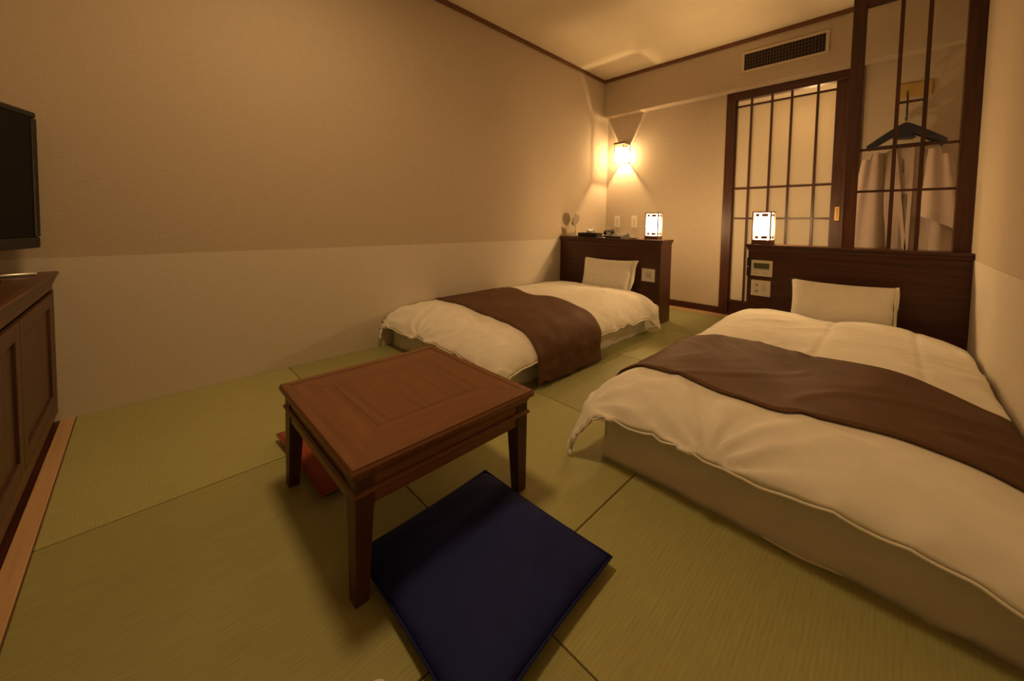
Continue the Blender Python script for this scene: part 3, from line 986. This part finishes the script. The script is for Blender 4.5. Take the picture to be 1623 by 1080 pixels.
pillow(2.130, 3.195, 0.210, 0.465, 0.325, 0.10, math.radians(13), 0.0, 'white pillow leaning on the right headboard', 1, 4.0, 0.004)

# ------------------------------------------------------------------ low table
TX0, TX1, TY0, TY1, TZ = 1.016, 1.584, 0.330, 0.955, 0.335
tab = thing('low_table', 'low square reddish brown wooden table with tapered legs on the tatami', 'table', ((TX0 + TX1) / 2, (TY0 + TY1) / 2, 0))
def frame_ring(name, x0, x1, y0, y1, w, z0, z1, prof=0.0):
    specs = [([(x0, y0), (x1, y0), (x1 - w, y0 + w), (x0 + w, y0 + w)], M_TABX),
             ([(x1, y0), (x1, y1), (x1 - w, y1 - w), (x1 - w, y0 + w)], M_TABY),
             ([(x1, y1), (x0, y1), (x0 + w, y1 - w), (x1 - w, y1 - w)], M_TABX),
             ([(x0, y1), (x0, y0), (x0 + w, y0 + w), (x0 + w, y1 - w)], M_TABY)]
    for q, m in specs:
        bm = bmesh.new()
        hexa(bm, [(a, b, z0) for a, b in q], [(a, b, z1) for a, b in q])
        obj(name, bm, m, tab, bevel=0.0008)
bm = bmesh.new()
loft(bm, rect_profile(TX0 + .012, TX1 - .012, TY0 + .012, TY1 - .012, ((-0.012, TZ - 0.048), (-0.004, TZ - 0.040), (0.002, TZ - 0.026), (0.010, TZ - 0.020), (0.012, TZ - 0.010), (0.009, TZ - 0.004))))
obj('edge_moulding', bm, M_TABX, tab, bevel=0.001)
e_ = 0.004
frame_ring('rim_board', TX0 + e_, TX1 - e_, TY0 + e_, TY1 - e_, 0.026, TZ - 0.012, TZ)
frame_ring('border_board', TX0 + .0305, TX1 - .0305, TY0 + .0305, TY1 - .0305, 0.105, TZ - 0.012, TZ - 0.0012)
boxo('center_panel', (TX0 + .136, TX1 - .136, TY0 + .136, TY1 - .136, TZ - 0.012, TZ - 0.0012), M_TABX, tab, bevel=0.0008)
boxo('top_core', (TX0 + .006, TX1 - .006, TY0 + .006, TY1 - .006, TZ - 0.0125, TZ - 0.0040), M_TABZ, tab)
AZ0, AZ1 = 0.225, TZ - 0.045
ai = 0.020
for b, m in (((TX0 + ai + .03, TX1 - ai - .03, TY0 + ai, TY0 + ai + .018, AZ0, AZ1), M_TABX), ((TX0 + ai + .03, TX1 - ai - .03, TY1 - ai - .018, TY1 - ai, AZ0, AZ1), M_TABX),
             ((TX0 + ai, TX0 + ai + .018, TY0 + ai + .03, TY1 - ai - .03, AZ0, AZ1), M_TABY), ((TX1 - ai - .018, TX1 - ai, TY0 + ai + .03, TY1 - ai - .03, AZ0, AZ1), M_TABY)):
    boxo('apron', b, m, tab, bevel=0.001)
for sx, x in ((1, TX0 + .016), (-1, TX1 - .016)):
    for sy, y in ((1, TY0 + .016), (-1, TY1 - .016)):
        bm = bmesh.new()
        rings = []
        for w, z in ((0.034, 0.0), (0.046, AZ0 - 0.010), (0.048, AZ0), (0.048, AZ1 + 0.004)):
            rings.append([(x, y, z), (x + sx * w, y, z), (x + sx * w, y + sy * w, z), (x, y + sy * w, z)])
        loft(bm, rings)
        obj('leg', bm, M_TABZ, tab, bevel=0.0015)
# bead around the apron
bm = bmesh.new()
zb = 0.262
x0, x1, y0, y1 = TX0 + .013, TX1 - .013, TY0 + .013, TY1 - .013
loft(bm, rect_profile(x0, x1, y0, y1, ((-0.003, zb - 0.007), (0.002, zb - 0.004), (0.003, zb), (0.002, zb + 0.004), (-0.003, zb + 0.007))), cap=False)
loft(bm, rect_profile(x0, x1, y0, y1, ((-0.003, zb - 0.007), (-0.006, zb - 0.007), (-0.006, zb + 0.007), (-0.003, zb + 0.007))), cap=False)
obj('apron_bead', bm, M_TABX, tab)

# ------------------------------------------------------------------ floor cushions
def zabuton(name, corners, th, m, label, seed, z0=0.002, layers=1):
    t = thing(name, label, 'floor cushion', (sum(c[0] for c in corners) / 4, sum(c[1] for c in corners) / 4, 0))
    A, B, C_, D = [Vector((c[0], c[1], 0)) for c in corners]   # A(0,0) B(1,0) C(1,1) D(0,1)
    def P(u, v):
        bow = 0.012
        p = A * (1 - u) * (1 - v) + B * u * (1 - v) + C_ * u * v + D * (1 - u) * v
        cen = (A + B + C_ + D) / 4
        U, V = 2 * u - 1, 2 * v - 1
        s = 1 - bow * 2 * ((1 - U * U) * V ** 2 + (1 - V * V) * U ** 2)
        return cen + (p - cen) * s, U, V
    n = 34
    for l in range(layers):
        zl = z0 + l * th * 0.92
        bm = bmesh.new()
        for side in (1, -1):
            def f(u, v):
                p, U, V = P(u, v)
                e = max(0, (1 - abs(U) ** 3.2) * (1 - abs(V) ** 3.2))
                h = th * 0.5 * (e ** 0.5) * (0.86 + 0.14 * e)
                h += (0.003 * nz(u * 5, v * 5, seed + side) + 0.002 * nz(u * 13, v * 13, seed)) * (e ** .5)
                corner = (abs(U) ** 10) * (abs(V) ** 10)
                z = zl + th * 0.40 + (h if side > 0 else -min(h, th * 0.40)) - th * 0.05 * corner
                return Vector((p.x + 0.006 * l, p.y - 0.006 * l, z))
            V_ = [[bm.verts.new(f(i / n, j / n)) for j in range(n + 1)] for i in range(n + 1)]
            for i in range(n):
                for j in range(n):
                    bm.faces.new([V_[i][j], V_[i + 1][j], V_[i + 1][j + 1], V_[i][j + 1]])
        bmesh.ops.remove_doubles(bm, verts=bm.verts[:], dist=0.0015)
        c = obj('cover', bm, m, t, smooth=True)
    bm = bmesh.new()
    loop = [(i / 20, 0) for i in range(20)] + [(1, i / 20) for i in range(20)] + [(1 - i / 20, 1) for i in range(20)] + [(0, 1 - i / 20) for i in range(21)]
    tube(bm, [P(u, v)[0] + Vector((0, 0, z0 + th * 0.40)) for u, v in loop], 0.003, 6)
    obj('seam', bm, m, t, smooth=True)
    return t
zabuton('floor_cushion', [(1.463, 0.395), (1.917, 0.386), (1.893, 0.886), (1.449, 0.868)], 0.072, M_BLUE,
        'navy blue square floor cushion beside the low table', 3.0)
zabuton('floor_cushion', [(0.760, 0.385), (1.205, 0.402), (1.195, 0.835), (0.765, 0.825)], 0.065, M_RED,
        'brick red floor cushion pushed halfway under the low table', 11.0)

# ------------------------------------------------------------------ TV cabinet and TV
KX0, KX1, KY0, KY1, KZ = 0.006, 1.70, -0.740, -0.288, 0.650
cab = thing('tv_cabinet', 'dark brown wooden cabinet under the television at the left edge', 'cabinet', ((KX0 + KX1) / 2, (KY0 + KY1) / 2, 0))
boxo('carcass', (KX0, KX1, KY0, KY1 - 0.022, 0.055, KZ - 0.075), M_CABZ, cab)
boxo('toe_kick', (KX0, KX1, KY0, KY1 - 0.014, 0.002, 0.055), M_DARK, cab)
bm = bmesh.new()
rings = []
for o, z in ((0.0, KZ - 0.050), (0.002, KZ - 0.046), (0.004, KZ - 0.020), (0.014, KZ - 0.014), (0.018, KZ - 0.006), (0.015, KZ)):
    rings.append([(KX0, KY0, z), (KX1, KY0, z), (KX1, KY1 + o, z), (KX0, KY1 + o, z)])
loft(bm, rings)
obj('top_board', bm, M_CABX, cab, bevel=0.001)
boxo('upper_rail', (KX0, KX1, KY1 - 0.030, KY1 - 0.004, KZ - 0.075, KZ - 0.050), M_CABX, cab, bevel=0.002)
boxo('shadow_gap', (KX0 + 0.03, KX1, KY1 - 0.0235, KY1 - 0.0215, KZ - 0.087, KZ - 0.075), M_DARK, cab)
boxo('base_rail', (KX0, KX1, KY1 - 0.022, KY1, 0.045, 0.090), M_CABX, cab, bevel=0.002)
boxo('end_stile', (KX0, KX0 + 0.040, KY1 - 0.022, KY1, 0.090, KZ - 0.075), M_CABZ, cab, bevel=0.002)
dw = 0.54
for k in range(3):
    a = KX0 + 0.044 + k * (dw + 0.006); b = min(a + dw, KX1)
    z0_, z1_ = 0.094, KZ - 0.089
    bm = bmesh.new()
    box(bm, a, a + 0.05, KY1 - 0.020, KY1, z0_, z1_)
    box(bm, b - 0.05, b, KY1 - 0.020, KY1, z0_, z1_)
    box(bm, a + 0.05, b - 0.05, KY1 - 0.020, KY1, z0_, z0_ + 0.05)
    box(bm, a + 0.05, b - 0.05, KY1 - 0.020, KY1, z1_ - 0.05, z1_)
    dfr = obj('cabinet_door', bm, M_CABZ, cab, bevel=0.002)
    boxo('door_panel', (a + 0.05, b - 0.05, KY1 - 0.018, KY1 - 0.009, z0_ + 0.05, z1_ - 0.05), M_CABZ, dfr, bevel=0.003)

tvr = -0.435
tv = thing('television', 'black flat television turned towards the room on the cabinet', 'television', (0.085, -0.305, KZ), tvr)
Rt = Matrix.Rotation(tvr, 3, 'Z')
def TB(name, b, m, bevel=0.0):
    bm = bmesh.new(); vs = box(bm, *b)
    for v in vs: v.co = Rt @ v.co + Vector((0.085, -0.305, KZ))
    return obj(name, bm, m, tv, bevel=bevel)
TW, TZ0, TZ1 = 0.62, 0.105, 0.640
TB('bezel', (0, TW, -0.035, 0, TZ0, TZ0 + 0.045), M_BLACK, 0.008)
TB('bezel', (0, TW, -0.035, 0, TZ1 - 0.024, TZ1), M_BLACK, 0.008)
TB('bezel', (0, 0.026, -0.035, 0, TZ0 + 0.045, TZ1 - 0.024), M_BLACK, 0.004)
TB('bezel', (TW - 0.026, TW, -0.035, 0, TZ0 + 0.045, TZ1 - 0.024), M_BLACK, 0.004)
TB('screen', (0.026, TW - 0.026, -0.020, -0.004, TZ0 + 0.045, TZ1 - 0.024), M_SCREEN)
TB('back_housing', (0.05, TW - 0.05, -0.075, -0.020, TZ0 + 0.03, TZ1 - 0.05), M_BLACK, 0.01)
TB('neck', (0.30, 0.42, -0.055, -0.02, 0.012, TZ0 + 0.06), M_BLACK, 0.004)
TB('stand', (0.25, 0.50, -0.14, 0.05, 0.001, 0.014), M_BLACK, 0.005)
rmt = thing('remote_control', 'slim silver remote lying on the cabinet under the television', 'remote', (0.16, -0.39, KZ))
bm = bmesh.new()
tube(bm, [(0.1425, -0.312, KZ + 0.0075), (0.1435, -0.316, KZ + 0.0075), (0.180, -0.466, KZ + 0.0075), (0.181, -0.470, KZ + 0.0075)], [0.004, 0.007, 0.007, 0.004], 12)
obj('remote_body', bm, M_SILVER, rmt, smooth=True)

# ------------------------------------------------------------------ things on the left headboard counter
mr = thing('vanity_mirror', 'small round chrome table mirror at the left end of the counter', 'mirror', (0.115, 3.475, ZH))
bm = bmesh.new(); lathe(bm, ((0.040, 0), (0.040, 0.004), (0.034, 0.009), (0.006, 0.012)), (0.115, 3.475, ZH + 0.001), 24)
obj('foot', bm, M_CHROME, mr, smooth=True)
bm = bmesh.new(); tube(bm, [(0.115, 3.475, ZH + 0.010), (0.115, 3.475, ZH + 0.115)], 0.004, 10)
obj('stem', bm, M_CHROME, mr, smooth=True)
bm = bmesh.new()
Rm = Matrix.Rotation(math.radians(0), 3, 'Z') @ Matrix.Rotation(math.radians(18), 3, 'Y')
lathe(bm, ((0.020, -0.008), (0.060, -0.006), (0.066, 0.0), (0.060, 0.005)), (0, 0, 0), 32, axis='x')
for v in bm.verts: v.co = Rm @ v.co + Vector((0.115, 3.475, ZH + 0.175))
obj('mirror_frame', bm, M_CHROME, mr, smooth=True)
bm = bmesh.new()
lathe(bm, ((0.056, 0.005), (0.055, 0.0065), (0.001, 0.0065)), (0, 0, 0), 32, axis='x')
for v in bm.verts: v.co = Rm @ v.co + Vector((0.115, 3.475, ZH + 0.175))
obj('mirror_glass', bm, M_MIRROR, mr)

tb = thing('tissue_box', 'dark tissue box with a white tissue pulled up, on the left counter', 'tissue box', (0.30, 3.45, ZH))
boxo('box', (0.195, 0.405, 3.395, 3.505, ZH + 0.001, ZH + 0.042), M_DARK, tb, bevel=0.003)
def tis(u, v):
    x = 0.255 + 0.085 * u + 0.03 * v * (u - .2)
    return Vector((x, 3.45 + 0.030 * math.sin(u * 7 + v * 3) * (0.3 + v), ZH + 0.041 + 0.055 * v * (1 - 0.45 * u) + 0.008 * math.sin(u * 11) * v))
o = obj('tissue', grid(tis, 20, 10), M_TISSUE, tb, smooth=True)
sd = o.modifiers.new('solid', 'SOLIDIFY'); sd.thickness = 0.002

ph = thing('telephone', 'black desk telephone on the left counter', 'telephone', (0.55, 3.48, ZH))
bm = bmesh.new()
hexa(bm, [(0.455, 3.405, ZH + .001), (0.655, 3.405, ZH + .001), (0.655, 3.575, ZH + .001), (0.455, 3.575, ZH + .001)],
     [(0.460, 3.410, ZH + .018), (0.650, 3.410, ZH + .018), (0.648, 3.570, ZH + .048), (0.462, 3.570, ZH + .048)])
obj('phone_base', bm, M_BLACK, ph, bevel=0.004)
bm = bmesh.new()
tube(bm, [(0.482, 3.415, ZH + .040), (0.482, 3.435, ZH + .056), (0.482, 3.50, ZH + .064), (0.482, 3.555, ZH + .066), (0.482, 3.572, ZH + .056)], [0.018, 0.020, 0.013, 0.020, 0.017], 10)
obj('handset', bm, M_BLACK, ph, smooth=True)
for i in range(3):
    for j in range(4):
        y_ = 3.435 + 0.024 * j
        zz = ZH + .018 + (y_ - 3.41) / .16 * .030
        boxo('key', (0.545 + 0.026 * i, 0.563 + 0.026 * i, y_, y_ + 0.014, zz - 0.002, zz + 0.004), M_GREY, ph)
cd = thing('notice_card', 'small clear card stand in front of the black telephone', 'card stand', (0.44, 3.385, ZH))
boxo('card', (0.425, 0.490, 3.384, 3.387, ZH + 0.001, ZH + 0.040), M_CLEAR, cd)
boxo('card_foot', (0.425, 0.490, 3.376, 3.396, ZH + 0.0005, ZH + 0.005), M_PLATE, cd)
nt_ = boxo('notepad', (0.720, 0.790, 3.41, 3.46, ZH + 0.0005, ZH + 0.010), M_BLACK, None, bevel=0.002)
tag(nt_, 'small flat black notepad on the counter left of the lantern', 'notepad')

# ------------------------------------------------------------------ small white thing at the bottom edge
bm = bmesh.new()
lathe(bm, ((0.001, 0.0005), (0.020, 0.0005), (0.024, 0.006), (0.022, 0.014), (0.016, 0.020), (0.001, 0.022)), (1.744, 0.308, 0.0), 28)
wt = obj('lid', bm, M_WHITEP, None, smooth=True)
tag(wt, 'small round white lid on the tatami at the bottom edge', 'lid')

for o in bpy.data.objects:
    for k in ('_org', '_rz'):
        if k in o: del o[k]
